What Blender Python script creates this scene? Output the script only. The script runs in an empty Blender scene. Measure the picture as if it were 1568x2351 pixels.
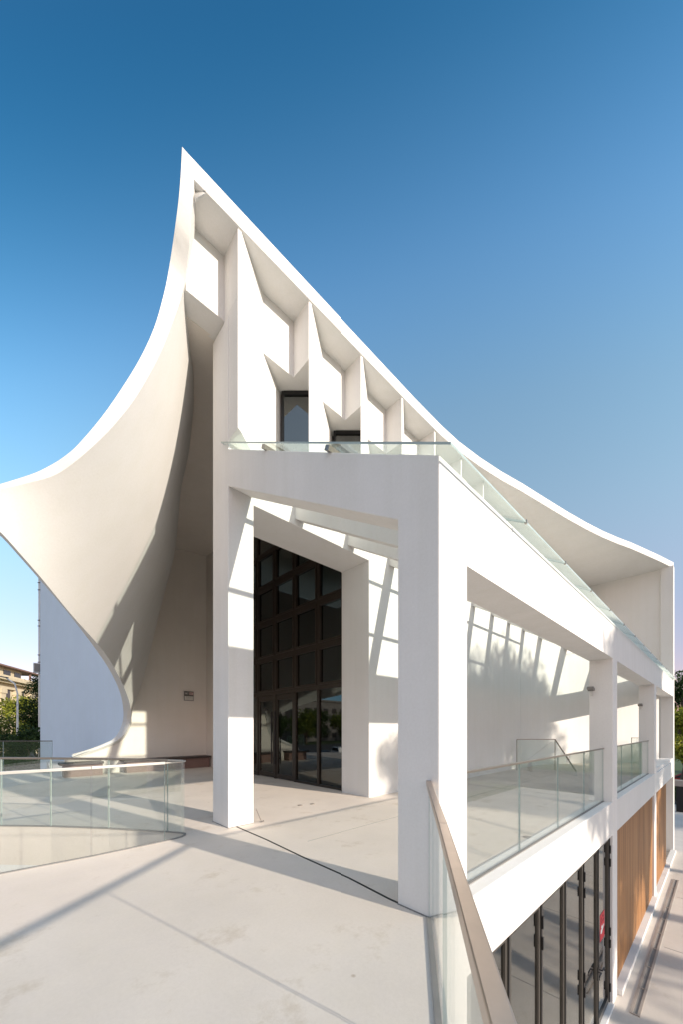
import bpy, bmesh, math, random
import numpy as np
from mathutils import Vector, Matrix
from mathutils.geometry import tessellate_polygon

random.seed(7)
SC = bpy.context.scene
COL = SC.collection
GZ = -4.15                      # level of the street below the terrace (terrace = 0)
EYE = (-2.54, -1.55, 1.55)
TH = math.radians(43.34)
CT, ST = math.cos(TH), math.sin(TH)
FX, CX, HY = 826.0, 784.0, 1670.0
SUN = Vector((.226, -.973, .3346)).normalized()


def W(xc, yc, z=0.0):
    """a place given by its distance right of / ahead of the viewpoint"""
    return Vector((EYE[0] + CT * xc + ST * yc, EYE[1] - ST * xc + CT * yc, z))


def PX(u, v, yc):
    return W((u - CX) / FX * yc, yc, EYE[2] + (HY - v) / FX * yc)


# ------------------------------------------------------------------ materials
MATS = {}


def nodes_of(name):
    m = bpy.data.materials.new(name)
    m.use_nodes = True
    nt = m.node_tree
    nt.nodes.clear()
    out = nt.nodes.new('ShaderNodeOutputMaterial')
    return m, nt, out


def N(nt, typ, **kw):
    n = nt.nodes.new(typ)
    for k, v in kw.items():
        if k in n.inputs:
            n.inputs[k].default_value = v
        else:
            setattr(n, k, v)
    return n


def ramp(nt, fac, stops, smooth=False):
    r = nt.nodes.new('ShaderNodeValToRGB')
    r.color_ramp.interpolation = 'B_SPLINE' if smooth else 'LINEAR'
    els = r.color_ramp.elements
    while len(els) < len(stops):
        els.new(.5)
    for e, (p, c) in zip(els, stops):
        e.position = p
        e.color = (c[0], c[1], c[2], 1)
    nt.links.new(fac, r.inputs[0])
    return r.outputs[0]


def mixc(nt, fac, a, b, mode='MIX'):
    n = nt.nodes.new('ShaderNodeMix')
    n.data_type = 'RGBA'
    n.blend_type = mode
    for sock, val in ((n.inputs[0], fac), (n.inputs[6], a), (n.inputs[7], b)):
        if isinstance(val, (int, float)):
            sock.default_value = val
        elif isinstance(val, tuple):
            sock.default_value = (*val, 1)
        else:
            nt.links.new(val, sock)
    return n.outputs[2]


def plain(name, col, rough=.6, metal=0.0, var=.06, scale=6.0, bump=0.0, spec=.5):
    m, nt, out = nodes_of(name)
    p = N(nt, 'ShaderNodeBsdfPrincipled', Roughness=rough, Metallic=metal)
    p.inputs['Specular IOR Level'].default_value = spec
    tc = N(nt, 'ShaderNodeTexCoord')
    no = N(nt, 'ShaderNodeTexNoise', Scale=scale, Detail=5.0)
    nt.links.new(tc.outputs['Object'], no.inputs['Vector'])
    lo = tuple(c * (1 - var) for c in col)
    hi = tuple(min(1, c * (1 + var)) for c in col)
    nt.links.new(ramp(nt, no.outputs[0], [(.3, lo), (.7, hi)]), p.inputs['Base Color'])
    if bump:
        b = N(nt, 'ShaderNodeBump', Strength=bump, Distance=.01)
        nt.links.new(no.outputs[0], b.inputs['Height'])
        nt.links.new(b.outputs[0], p.inputs['Normal'])
    nt.links.new(p.outputs[0], out.inputs[0])
    MATS[name] = m
    return m


def concrete(name, col, blotch=.05, streak=.05, stain=0.0, rough=.75, seams=None):
    """painted or cast concrete: broad blotches, vertical wash marks, fine grain, optional spots"""
    m, nt, out = nodes_of(name)
    p = N(nt, 'ShaderNodeBsdfPrincipled', Roughness=rough)
    p.inputs['Specular IOR Level'].default_value = .25
    tc = N(nt, 'ShaderNodeTexCoord')
    P = tc.outputs['Object']
    big = N(nt, 'ShaderNodeTexNoise', Scale=.9, Detail=6.0, Roughness=.6)
    nt.links.new(P, big.inputs['Vector'])
    mp = N(nt, 'ShaderNodeMapping')
    mp.inputs['Scale'].default_value = (5.0, 5.0, .35)
    nt.links.new(P, mp.inputs['Vector'])
    st = N(nt, 'ShaderNodeTexNoise', Scale=1.0, Detail=4.0)
    nt.links.new(mp.outputs[0], st.inputs['Vector'])
    fine = N(nt, 'ShaderNodeTexNoise', Scale=38.0, Detail=6.0, Roughness=.7)
    nt.links.new(P, fine.inputs['Vector'])
    dk = tuple(c * (1 - blotch * 2) for c in col)
    c1 = ramp(nt, big.outputs[0], [(.3, dk), (.68, col)])
    s = 1 - streak * 2
    c2 = mixc(nt, 1.0, c1, ramp(nt, st.outputs[0], [(.32, (s, s, s * .985)), (.6, (1, 1, 1))]), 'MULTIPLY')
    c3 = mixc(nt, 1.0, c2, ramp(nt, fine.outputs[0], [(.3, (.955, .95, .945)), (.62, (1, 1, 1))]), 'MULTIPLY')
    if stain:
        sp = N(nt, 'ShaderNodeTexNoise', Scale=1.7, Detail=9.0, Roughness=.72)
        nt.links.new(P, sp.inputs['Vector'])
        c3 = mixc(nt, 1.0, c3, ramp(nt, sp.outputs[0], [(.56, (1, 1, 1)), (.66, (1 - stain * .5, 1 - stain * .6, 1 - stain * .75)), (.8, (1 - stain, 1 - stain * 1.2, 1 - stain * 1.4))]), 'MULTIPLY')
        vo = N(nt, 'ShaderNodeTexVoronoi', Scale=1.9)
        nt.links.new(P, vo.inputs['Vector'])
        c3 = mixc(nt, 1.0, c3, ramp(nt, vo.outputs['Distance'], [(.016, (.58, .50, .41)), (.042, (1, 1, 1))]), 'MULTIPLY')
    nt.links.new(c3, p.inputs['Base Color'])
    b = N(nt, 'ShaderNodeBump', Strength=.12, Distance=.01)
    nt.links.new(fine.outputs[0], b.inputs['Height'])
    nt.links.new(b.outputs[0], p.inputs['Normal'])
    nt.links.new(p.outputs[0], out.inputs[0])
    MATS[name] = m
    return m


def glass(name, tint, ior=1.45, extra=0.0, wav=0.0):
    """thin architectural glass: tinted see-through with a mirror share that follows the viewing angle"""
    m, nt, out = nodes_of(name)
    tr = N(nt, 'ShaderNodeBsdfTransparent')
    tr.inputs[0].default_value = (*tint, 1)
    gl = N(nt, 'ShaderNodeBsdfGlossy', Roughness=.0)
    gl.inputs[0].default_value = (.96, .98, .97, 1)
    f0 = ((ior - 1) / (ior + 1)) ** 2
    lw = N(nt, 'ShaderNodeLayerWeight', Blend=.5)          # Facing: 0 face-on, 1 edge-on
    pw = N(nt, 'ShaderNodeMath', operation='POWER')
    nt.links.new(lw.outputs['Facing'], pw.inputs[0])
    pw.inputs[1].default_value = 5.0
    fr = N(nt, 'ShaderNodeMath', operation='MULTIPLY_ADD', use_clamp=True)
    nt.links.new(pw.outputs[0], fr.inputs[0])
    fr.inputs[1].default_value = (1 - f0) * .8
    fr.inputs[2].default_value = f0
    if wav:
        tc = N(nt, 'ShaderNodeTexCoord')
        no = N(nt, 'ShaderNodeTexNoise', Scale=1.1, Detail=1.0)
        nt.links.new(tc.outputs['Object'], no.inputs['Vector'])
        b = N(nt, 'ShaderNodeBump', Strength=wav, Distance=.02)
        nt.links.new(no.outputs[0], b.inputs['Height'])
        nt.links.new(b.outputs[0], gl.inputs['Normal'])
    fac = fr.outputs[0]
    if extra:
        a = N(nt, 'ShaderNodeMath', operation='ADD', use_clamp=True)
        nt.links.new(fac, a.inputs[0])
        a.inputs[1].default_value = extra
        fac = a.outputs[0]
    mx = N(nt, 'ShaderNodeMixShader')
    nt.links.new(fac, mx.inputs[0])
    nt.links.new(tr.outputs[0], mx.inputs[1])
    nt.links.new(gl.outputs[0], mx.inputs[2])
    nt.links.new(mx.outputs[0], out.inputs[0])
    MATS[name] = m
    return m


def wood():
    m, nt, out = nodes_of('slat_wood')
    p = N(nt, 'ShaderNodeBsdfPrincipled', Roughness=.5)
    tc = N(nt, 'ShaderNodeTexCoord')
    mp = N(nt, 'ShaderNodeMapping')
    mp.inputs['Scale'].default_value = (9.0, 3.0, .25)
    nt.links.new(tc.outputs['Object'], mp.inputs['Vector'])
    no = N(nt, 'ShaderNodeTexNoise', Scale=1.0, Detail=7.0, Roughness=.65)
    nt.links.new(mp.outputs[0], no.inputs['Vector'])
    c = ramp(nt, no.outputs[0], [(.3, (.17, .072, .024)), (.5, (.345, .16, .055)), (.72, (.50, .275, .115))])
    nt.links.new(c, p.inputs['Base Color'])
    nt.links.new(p.outputs[0], out.inputs[0])
    MATS['slat_wood'] = m


def leafmat(name, c0, c1, c2):
    m, nt, out = nodes_of(name)
    p = N(nt, 'ShaderNodeBsdfPrincipled', Roughness=.55)
    p.inputs['Specular IOR Level'].default_value = .3
    tl = N(nt, 'ShaderNodeBsdfTranslucent')
    tc = N(nt, 'ShaderNodeTexCoord')
    no = N(nt, 'ShaderNodeTexNoise', Scale=1.4, Detail=5.0)
    nt.links.new(tc.outputs['Object'], no.inputs['Vector'])
    geo = N(nt, 'ShaderNodeNewGeometry')
    mx0 = mixc(nt, .45, no.outputs[0], geo.outputs['Random Per Island'])
    c = ramp(nt, mx0, [(.25, c0), (.5, c1), (.75, c2)])
    nt.links.new(c, p.inputs['Base Color'])
    nt.links.new(c, tl.inputs[0])
    mx = N(nt, 'ShaderNodeMixShader')
    mx.inputs[0].default_value = .35
    nt.links.new(p.outputs[0], mx.inputs[1])
    nt.links.new(tl.outputs[0], mx.inputs[2])
    nt.links.new(mx.outputs[0], out.inputs[0])
    MATS[name] = m


concrete('white_render', (.735, .72, .705), blotch=.025, streak=.01)
concrete('shell_render', (.70, .69, .675), blotch=.025, streak=.008)
concrete('niche_render', (.78, .725, .665), blotch=.03, streak=.01)
concrete('pier_render', (.785, .765, .75), blotch=.035, streak=.022)
concrete('deck_concrete', (.77, .685, .61), blotch=.06, streak=0.0, stain=.26)
concrete('street_concrete', (.66, .60, .54), blotch=.07, streak=0.0, stain=.18)
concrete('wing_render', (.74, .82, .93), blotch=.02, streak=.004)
concrete('sand_stone', (.62, .52, .37), blotch=.07, streak=.05)
plain('asphalt', (.06, .06, .063), .9, scale=3, var=.25)
plain('lawn', (.05, .085, .02), .9, scale=2, var=.45)
plain('dark_frame', (.05, .038, .03), .42, .55)
plain('grey_frame', (.125, .115, .105), .38, .75)
plain('black_metal', (.012, .012, .013), .4, .3)
plain('champagne_metal', (.52, .43, .36), .34, .9, var=.05, scale=20)
plain('steel_cap', (.32, .29, .26), .35, .85)
plain('rail_top', (.62, .60, .57), .3, .85)
plain('seal_grey', (.22, .21, .20), .8)
plain('joint_black', (.035, .033, .03), .95)
plain('glass_edge', (.36, .43, .41), .25, 0, spec=.8)
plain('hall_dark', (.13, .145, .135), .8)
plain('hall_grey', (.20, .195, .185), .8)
plain('bench_top', (.045, .032, .028), .45)
plain('bench_front', (.20, .12, .10), .6)
plain('sign_steel', (.62, .60, .56), .35, .7)
plain('sign_dark', (.10, .095, .09), .4)
plain('sign_pink', (.55, .38, .35), .5)
plain('poster_red', (.62, .03, .05), .55, var=.18, scale=9)
plain('poster_dark', (.22, .015, .03), .55)
plain('poster_white', (.82, .80, .78), .55)
plain('bark', (.09, .065, .045), .9, scale=14, var=.35, bump=.6)
plain('car_white', (.72, .72, .72), .25)
plain('car_silver', (.35, .36, .37), .3, .6)
plain('car_dark', (.025, .03, .045), .25)
plain('car_red', (.35, .03, .025), .28)
plain('car_window', (.02, .024, .028), .08)
plain('tyre', (.018, .018, .018), .85)
plain('rim', (.45, .45, .46), .35, .8)
plain('lamp_red', (.4, .02, .02), .3)
plain('lamp_clear', (.8, .8, .78), .15)
plain('mast_white', (.66, .67, .66), .5)
plain('block_grey', (.17, .16, .15), .85, scale=.4, var=.15)
plain('window_dark', (.03, .035, .04), .12)
plain('gutter', (.36, .31, .27), .6, .2)
plain('straw', (.42, .24, .09), .9, var=.3)
wood()
leafmat('leaf_dark', (.012, .03, .008), (.028, .058, .012), (.06, .10, .02))
leafmat('leaf_bright', (.09, .12, .012), (.22, .25, .025), (.40, .39, .05))
leafmat('leaf_mid', (.04, .07, .012), (.09, .13, .02), (.17, .19, .03))
glass('rail_glass', (.965, .982, .977), 1.6, .02)
glass('canopy_glass', (.925, .968, .955), 1.45)
glass('hall_glass', (.42, .46, .44), 1.5, .05, wav=.03)
glass('door_glass', (.40, .42, .42), 1.5, .16, wav=.04)
glass('sky_window', (.25, .27, .29), 1.5, .14, wav=.03)

# ------------------------------------------------------------------ mesh helpers


class MB:
    """collects solid pieces; build() links them as ONE mesh object"""

    def __init__(self):
        self.v, self.f, self.mi = [], [], []

    def add(self, vs, fs, mi=0):
        o = len(self.v)
        self.v += [tuple(x) for x in vs]
        self.f += [tuple(o + i for i in f) for f in fs]
        self.mi += [mi] * len(fs)
        return self

    def box(self, x0, x1, y0, y1, z0, z1, mi=0):
        vs = [(x, y, z) for z in (z0, z1) for (x, y) in ((x0, y0), (x1, y0), (x1, y1), (x0, y1))]
        return self.add(vs, [(3, 2, 1, 0), (4, 5, 6, 7), (0, 1, 5, 4), (1, 2, 6, 5), (2, 3, 7, 6), (3, 0, 4, 7)], mi)

    def prism(self, poly, z0, z1, mi=0, side=None):
        """poly: list of (x, y); z0/z1 numbers or lists per vertex"""
        n = len(poly)
        a = sum(poly[i][0] * poly[(i + 1) % n][1] - poly[(i + 1) % n][0] * poly[i][1] for i in range(n))
        za = z0 if isinstance(z0, (list, tuple)) else [z0] * n
        zb = z1 if isinstance(z1, (list, tuple)) else [z1] * n
        if a < 0:
            poly, za, zb = poly[::-1], za[::-1], zb[::-1]
        o = len(self.v)
        self.v += [(p[0], p[1], za[i]) for i, p in enumerate(poly)]
        self.v += [(p[0], p[1], zb[i]) for i, p in enumerate(poly)]
        tri = tessellate_polygon([[Vector((p[0], p[1], 0)) for p in poly]])
        for t in tri:
            A, B, C = (poly[i] for i in t)
            cr = (B[0] - A[0]) * (C[1] - A[1]) - (B[1] - A[1]) * (C[0] - A[0])
            t = t if cr > 0 else t[::-1]
            self.f.append(tuple(o + n + i for i in t))
            self.f.append(tuple(o + i for i in t[::-1]))
            self.mi += [mi, mi]
        for i in range(n):
            j = (i + 1) % n
            self.f.append((o + i, o + j, o + n + j, o + n + i))
            self.mi.append(mi if side is None else side)
        return self

    def ext(self, poly, axis, a0, a1, mi=0):
        """poly in the plane across axis ('x': (y, z) points; 'y': (x, z) points), extruded a0..a1"""
        n = len(poly)
        mk = (lambda a, p: (a, p[0], p[1])) if axis == 'x' else (lambda a, p: (p[0], a, p[1]))
        o = len(self.v)
        self.v += [mk(a0, p) for p in poly] + [mk(a1, p) for p in poly]
        self.f += [tuple(o + i for i in range(n))[::-1], tuple(o + n + i for i in range(n))]
        self.f += [(o + i, o + (i + 1) % n, o + n + (i + 1) % n, o + n + i) for i in range(n)]
        self.mi += [mi] * (n + 2)
        return self

    def bar(self, a, b, w, h, mi=0, up=(0, 0, 1)):
        a, b = Vector(a), Vector(b)
        d = (b - a).normalized()
        s = d.cross(Vector(up))
        s = s.normalized() if s.length > 1e-5 else Vector((1, 0, 0))
        t = s.cross(d)
        c = [(-1, -1), (1, -1), (1, 1), (-1, 1)]
        vs = [p + s * (i * w / 2) + t * (j * h / 2) for p in (a, b) for (i, j) in c]
        return self.add(vs, [(0, 1, 2, 3), (7, 6, 5, 4), (0, 4, 5, 1), (1, 5, 6, 2), (2, 6, 7, 3), (3, 7, 4, 0)], mi)

    def tube(self, pts, rads, n=10, mi=0, cap=True):
        pts = [Vector(p) for p in pts]
        if not isinstance(rads, (list, tuple)):
            rads = [rads] * len(pts)
        o = len(self.v)
        for i, p in enumerate(pts):
            d = (pts[min(i + 1, len(pts) - 1)] - pts[max(i - 1, 0)]).normalized()
            r = Vector((0, 0, 1)) if abs(d.z) < .9 else Vector((1, 0, 0))
            s = d.cross(r).normalized()
            t = s.cross(d)
            for k in range(n):
                a = 2 * math.pi * k / n
                self.v.append(tuple(p + s * math.cos(a) * rads[i] + t * math.sin(a) * rads[i]))
        for i in range(len(pts) - 1):
            for k in range(n):
                k2 = (k + 1) % n
                self.f.append((o + i * n + k, o + (i + 1) * n + k, o + (i + 1) * n + k2, o + i * n + k2))
                self.mi.append(mi)
        if cap:
            self.f.append(tuple(o + k for k in range(n)))
            self.f.append(tuple(o + (len(pts) - 1) * n + k for k in range(n))[::-1])
            self.mi += [mi, mi]
        return self

    def wall(self, line, t, z0, z1, mi=0):
        """vertical wall following a plan line, thickness t to its left side"""
        L = [Vector((p[0], p[1], 0)) for p in line]
        off = []
        for i, p in enumerate(L):
            d = (L[min(i + 1, len(L) - 1)] - L[max(i - 1, 0)]).normalized()
            off.append(p + Vector((-d.y, d.x, 0)) * t)
        poly = [(p.x, p.y) for p in L] + [(p.x, p.y) for p in reversed(off)]
        return self.prism(poly, z0, z1, mi)

    def build(self, name, mats, parent=None, bevel=0.0, smooth=False, recalc=True, only=None):
        me = bpy.data.meshes.new(name)
        me.from_pydata(self.v, [], self.f)
        for m in (mats if isinstance(mats, (list, tuple)) else [mats]):
            me.materials.append(MATS[m])
        me.polygons.foreach_set('material_index', self.mi)
        if recalc:
            bm = bmesh.new()
            bm.from_mesh(me)
            bmesh.ops.recalc_face_normals(bm, faces=bm.faces)
            bm.to_mesh(me)
            bm.free()
        if smooth:
            me.polygons.foreach_set('use_smooth', [True] * len(me.polygons))
        me.update()
        o = bpy.data.objects.new(name, me)
        COL.objects.link(o)
        if parent:
            o.parent = parent
            o.matrix_parent_inverse = world(parent).inverted()
        if bevel:
            b = o.modifiers.new('bevel', 'BEVEL')
            b.width, b.segments, b.limit_method, b.angle_limit = bevel, 2, 'ANGLE', math.radians(40)
            if only:                      # round just the edges that are free in the real frame
                b.limit_method = 'WEIGHT'
                at_ = me.attributes.new('bevel_weight_edge', 'FLOAT', 'EDGE')
                at_.data.foreach_set('value', [1.0 if only(me.vertices[e.vertices[0]].co, me.vertices[e.vertices[1]].co) else 0.0 for e in me.edges])
        return o


def world(o):
    m = o.matrix_basis.copy()
    while o.parent:
        m = o.parent.matrix_basis @ o.matrix_parent_inverse @ m if False else world(o.parent) @ o.matrix_parent_inverse @ m
        break
    return m


def tag(o, label=None, cat=None, group=None, kind=None):
    for k, v in (('label', label), ('category', cat), ('group', group), ('kind', kind)):
        if v:
            o[k] = v
    return o


def empty(name, loc, label, cat, group=None, rz=0.0):
    o = bpy.data.objects.new(name, None)
    o.location = loc
    o.rotation_euler = (0, 0, rz)
    o.empty_display_size = .3
    COL.objects.link(o)
    return tag(o, label, cat, group)


def copy_tree(o, parent=None):
    c = o.copy()
    COL.objects.link(c)
    if parent:
        c.parent = parent
    for ch in [x for x in bpy.data.objects if x.parent == o]:
        copy_tree(ch, c)
    return c


# ------------------------------------------------------------------ ground, terrace, street
g = MB()
g.add([(-900, -900, GZ - .02), (900, -900, GZ - .02), (900, 900, GZ - .02), (-900, 900, GZ - .02)], [(0, 1, 2, 3)])
tag(g.build('ground', 'lawn', recalc=False), kind='structure')
g = MB()

pv = MB()
pv.add([(-30, -11.5, GZ), (34, -11.5, GZ), (34, 30, GZ), (-30, 30, GZ)], [(0, 1, 2, 3)])
tag(pv.build('pavement', 'street_concrete', recalc=False), kind='structure')
rd = MB()
rd.add([(34.3, -60, GZ - .006), (52, -60, GZ - .006), (52, 90, GZ - .006), (34.3, 90, GZ - .006)], [(0, 1, 2, 3)])
rd.add([(-140, -26, GZ - .01), (33, -26, GZ - .01), (33, -13.5, GZ - .01), (-140, -13.5, GZ - .01)], [(0, 1, 2, 3)])
rd.add([(-110, 44, GZ - .006), (-6, 44, GZ - .006), (-6, 96, GZ - .006), (-110, 96, GZ - .006)], [(0, 1, 2, 3)])
tag(rd.build('road', 'asphalt', recalc=False), kind='structure')
pj = MB()
for k in range(8):
    x = -2 + k * 4.0
    pj.box(x, x + .012, -11.4, -.5, GZ + .001, GZ + .004)
pj.box(-20, 33, -3.4, -3.388, GZ + .001, GZ + .0045)
pj.box(-20, 33, -7.2, -7.188, GZ + .001, GZ + .0045)
tag(pj.build('pavement_joint', 'seal_grey'), kind='structure')

# stair void in the terrace, edged with glass
NEAR = [(-9.0, -.75), (-7.2, .78), (-5.4, 2.3), (-3.63, 3.82), (-3.02, 4.34), (-2.42, 4.93)]
TURN = [(-2.33, 5.03), (-2.28, 5.12), (-2.27, 5.2), (-2.30, 5.27), (-2.37, 5.32)]
FAR = [(-2.59, 5.37), (-3.6, 5.57), (-4.59, 5.69), (-5.4, 5.72), (-7.2, 5.76), (-9.0, 5.78)]
hole = [W(x, y) for x, y in NEAR + TURN + FAR]
rail0, rail1 = W(.716, 2.943), W(.130 - .2027 * 4.5, -4.5)
outl = [Vector((20.0, .3, 0)), Vector((.0, .3, 0)), rail0 + Vector((.01, -.02, 0)), rail1, W(-14, -4.5),
        W(-14, 12.2), W(-9.97, 12.4), W(-13.6, 16.6), W(-5, 22), Vector((20.0, 16, 0))]


def slab(outer, holes, z0, z1, mat, name):
    loops = [[Vector((p.x, p.y, 0)) for p in outer]] + [[Vector((p.x, p.y, 0)) for p in h] for h in holes]
    flat = [p for l in loops for p in l]
    n = len(flat)
    mb = MB()
    mb.v = [(p.x, p.y, z1) for p in flat] + [(p.x, p.y, z0) for p in flat]
    for t in tessellate_polygon(loops):
        A, B, C = (flat[i] for i in t)
        if (B - A).cross(C - A).z < 0:
            t = t[::-1]
        mb.f.append(tuple(t))
        mb.f.append(tuple(n + i for i in t[::-1]))
    k = 0
    for l in loops:
        for i in range(len(l)):
            j = (i + 1) % len(l)
            mb.f.append((k + i, k + j, n + k + j, n + k + i))
        k += len(l)
    mb.mi = [0] * len(mb.f)
    return mb.build(name, mat)


tag(slab(outl, [hole], -.62, 0.0, 'deck_concrete', 'terrace_floor'), kind='structure')
vw = MB()
inner = [W(x, y) for x, y in NEAR + TURN + FAR]
cen = W(-6.5, 4.0)
for i in range(len(inner) - 1):
    a, b = inner[i], inner[i + 1]
    vw.add([(a.x, a.y, -.62), (b.x, b.y, -.62), (b.x, b.y, GZ), (a.x, a.y, GZ)], [(0, 1, 2, 3)])
tag(vw.build('stairwell_wall', 'white_render'), kind='structure')
# dark expansion joint across the terrace and fine saw cuts
ej = MB()
pts = [W(-1.72, 5.72), W(-1.05, 5.0), W(-.45, 4.3), W(.08, 3.72), W(.44, 3.26), W(.70, 2.98)]
for a, b in zip(pts, pts[1:]):
    ej.bar(a + Vector((0, 0, .001)), b + Vector((0, 0, .001)), .022, .006)
tag(ej.build('expansion_joint', 'joint_black'), kind='structure')
sj = MB()
sj.box(.5, 12, 2.35, 2.356, -.001, .0018)
for x in (6.8, 11.4):
    sj.box(x, x + .006, .5, 3.8, -.001, .002)
tag(sj.build('terrace_joint', 'seal_grey'), kind='structure')

# ------------------------------------------------------------------ the building
B = empty('museum_building', (0, 0, GZ), 'white concrete museum with a swooping pointed roof and a raised terrace arcade', 'building')
WR, PR = 'white_render', 'pier_render'
FUP, FIN, TOP0, TOP1 = 3.86, 3.41, 8.99, 9.26
PB = 1.335                      # bay of the fins

# roof: level slab, right edge straight then flaring out to the far corner
edge = [(-.785, 3.38), (2, 3.385), (4.5, 3.385), (5.6, 3.365), (6.4, 3.32), (7.4, 3.19), (8.4, 3.01), (9.42, 2.78), (10.8, 2.51), (12.2, 2.23), (13.5, 1.94),
        (14.6, 1.66), (15.6, 1.36), (16.5, 1.06), (17.6, .74), (18.9, .37), (20.25, .02)]
roof = [(-.785, 3.38)] + edge[1:] + [(20.25, 15), (.9, 15), (.5, 6.6), (.05, 5.4), (-.48, 4.3)]
MB().prism(roof, TOP0, TOP1).build('roof', WR, B, bevel=.012)

# wing: pointed shell. Depth is interpolated smoothly through measured places
U_IN = [(446.5, 371, 4.86), (442.6, 434, 4.90), (436, 538, 5.03), (421, 658, 5.18), (396, 738.6, 5.10), (363.6, 818.6, 5.0), (313.6, 908, 4.9),
        (268, 968, 4.83), (222, 1016, 4.76), (165, 1065, 4.68), (121, 1092, 4.6), (55, 1111, 4.5), (0, 1123, 4.43), (-50, 1136, 4.37), (-95, 1149, 4.33)]
L_IN = [(-50, 1180, 4.36), (0, 1220, 4.5), (50, 1275, 4.75), (96, 1328, 5.1), (165, 1412, 6.05), (234, 1490, 7.86), (270, 1547, 9.4), (292.5, 1598, 10.9), (300, 1631, 12.2), (297, 1660, 12.65), (279, 1691, 12.58), (246, 1709, 12.3), (205, 1724, 11.98), (166, 1737.5, 11.7)]
U_OUT = [(417.6, 338, 4.78), (413.6, 413, 4.80), (406, 488, 4.86), (388, 613, 4.95), (373.6, 683.6, 4.95), (351, 758.6, 4.87), (313.6, 836, 4.78),
         (245, 941, 4.72), (183, 1016, 4.66), (147, 1048, 4.6), (110, 1071, 4.54), (73, 1088, 4.48), (0, 1111, 4.36), (-50, 1124, 4.3), (-100, 1140, 4.25)]
L_OUT = [(-52, 1190, 4.52), (0, 1229, 4.66), (48, 1281, 4.95), (94.5, 1334, 5.3), (158, 1409, 6.25), (222, 1493, 8.15), (255, 1544, 9.8), (276, 1592, 11.2), (283, 1637, 12.75), (277.5, 1667, 12.72), (261, 1694, 12.56), (230, 1712, 12.29), (195, 1726, 11.96), (160, 1739, 11.72)]
R_FOLD = [(447, 430, 4.94), (447.6, 500, 5.22), (446, 540, 5.35), (438, 590, 5.33), (424, 664, 5.27), (428, 710, 5.6), (436, 800, 6.2), (441.8, 846, 6.5),
          (444, 906, 7.0), (442, 955, 7.53), (432, 1043, 8.7), (414.5, 1129, 10.2), (400, 1268, 13.85), (367, 1400, 13.5), (330, 1551, 13.1), (304, 1630, 12.88), (301, 1663, 12.85), (283, 1695, 12.70), (250, 1713, 12.40), (209, 1728, 12.05), (170, 1739.5, 11.75)]
NO, NR = len(U_IN + L_IN), len(R_FOLD)
O_IN, O_OUT = U_IN + L_IN, U_OUT + L_OUT
pair = [(0, 0), (1, .4), (2, 2), (3, 4), (4, 6), (5, 7), (6, 8), (7, 8.5), (8, 9), (9, 9.4), (10, 9.7), (11, 10), (12, 10.3), (13, 10.55), (14, 10.7),
        (15, 10.85), (16, 11.1), (17, 11.4), (18, 11.65), (19, 12.0), (20, 12.6), (21, 13.1), (22, 14.1), (23, 15), (24, 16), (25, 17), (26, 18), (27, 19), (28, 20)]


def catmull(P, t):
    n = len(P)
    i = min(int(t), n - 2)
    f = t - i
    p0, p1, p2, p3 = (np.array(P[max(0, min(n - 1, i + k))], float) for k in (-1, 0, 1, 2))
    return .5 * ((2 * p1) + (p2 - p0) * f + (2 * p0 - 5 * p1 + 4 * p2 - p3) * f * f + (3 * p1 - p0 - 3 * p2 + p3) * f ** 3)


# the foot of the light boundary: points where the pier's shadow plane meets the shell
anch = []
for (u, v) in ((421.8, 930.6), (406.8, 1013), (391.8, 1097.6), (366.8, 1209.7), (300, 1355), (234.8, 1488.5)):
    r = (u - CX) / FX
    t = (-1.755 - r * 5.56) / (.834 + r * .552)
    anch.append((u, v, 5.56 + .552 * t))
BEND = [(426.8, 705.6, 5.55), (434, 840.6, 6.11)] + anch
U_FIT = [(421, 658, 5.18), (396, 738.6, 5.05), (363.6, 818.6, 4.92), (313.6, 908, 4.8), (268, 968, 4.74), (222, 1016, 4.69), (165, 1065, 4.62), (121, 1092, 4.55),
         (55, 1111, 4.46), (0, 1123, 4.39), (-50, 1136, 4.34), (-95, 1149, 4.3)]
L_FIT = [(-50, 1180, 4.42), (0, 1220, 4.6), (50, 1275, 4.85), (96, 1328, 5.18), (165, 1412, 6.03), (234, 1490, 7.5), (270, 1547, 9.1), (292.5, 1598, 10.8), (300, 1631, 12.1)]
R_FIT = [(424, 664, 5.27), (428, 710, 5.6), (436, 800, 6.1), (441.8, 846, 6.4), (444, 906, 6.75), (442, 955, 7.0), (432, 1043, 7.5), (414.5, 1129, 8.1), (400, 1268, 9.3), (367, 1400, 10.6), (330, 1551, 12.1), (304, 1630, 12.5)]
ctrl = np.array(U_FIT + L_FIT + R_FIT + BEND, float)
wt = np.array([1.0] * len(U_FIT + L_FIT) + [.5] * len(R_FIT) + [3.0] * (len(BEND) - 1) + [.6])


def basis(p):
    x, y = (p[:, 0] - 250) / 250, (p[:, 1] - 1150) / 450
    return np.stack([x ** i * y ** j for i in range(4) for j in range(4 - i)], 1)


A_ = basis(ctrl) * wt[:, None]
coef = np.linalg.lstsq(np.vstack([A_, .01 * np.eye(A_.shape[1])]), np.concatenate([wt / ctrl[:, 2], np.zeros(A_.shape[1])]), rcond=None)[0]
bv, bu = [p[1] for p in BEND], [p[0] for p in BEND]
rv, ru, rd_ = [p[1] for p in R_FIT], [p[0] for p in R_FIT], [p[2] for p in R_FIT]


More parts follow.
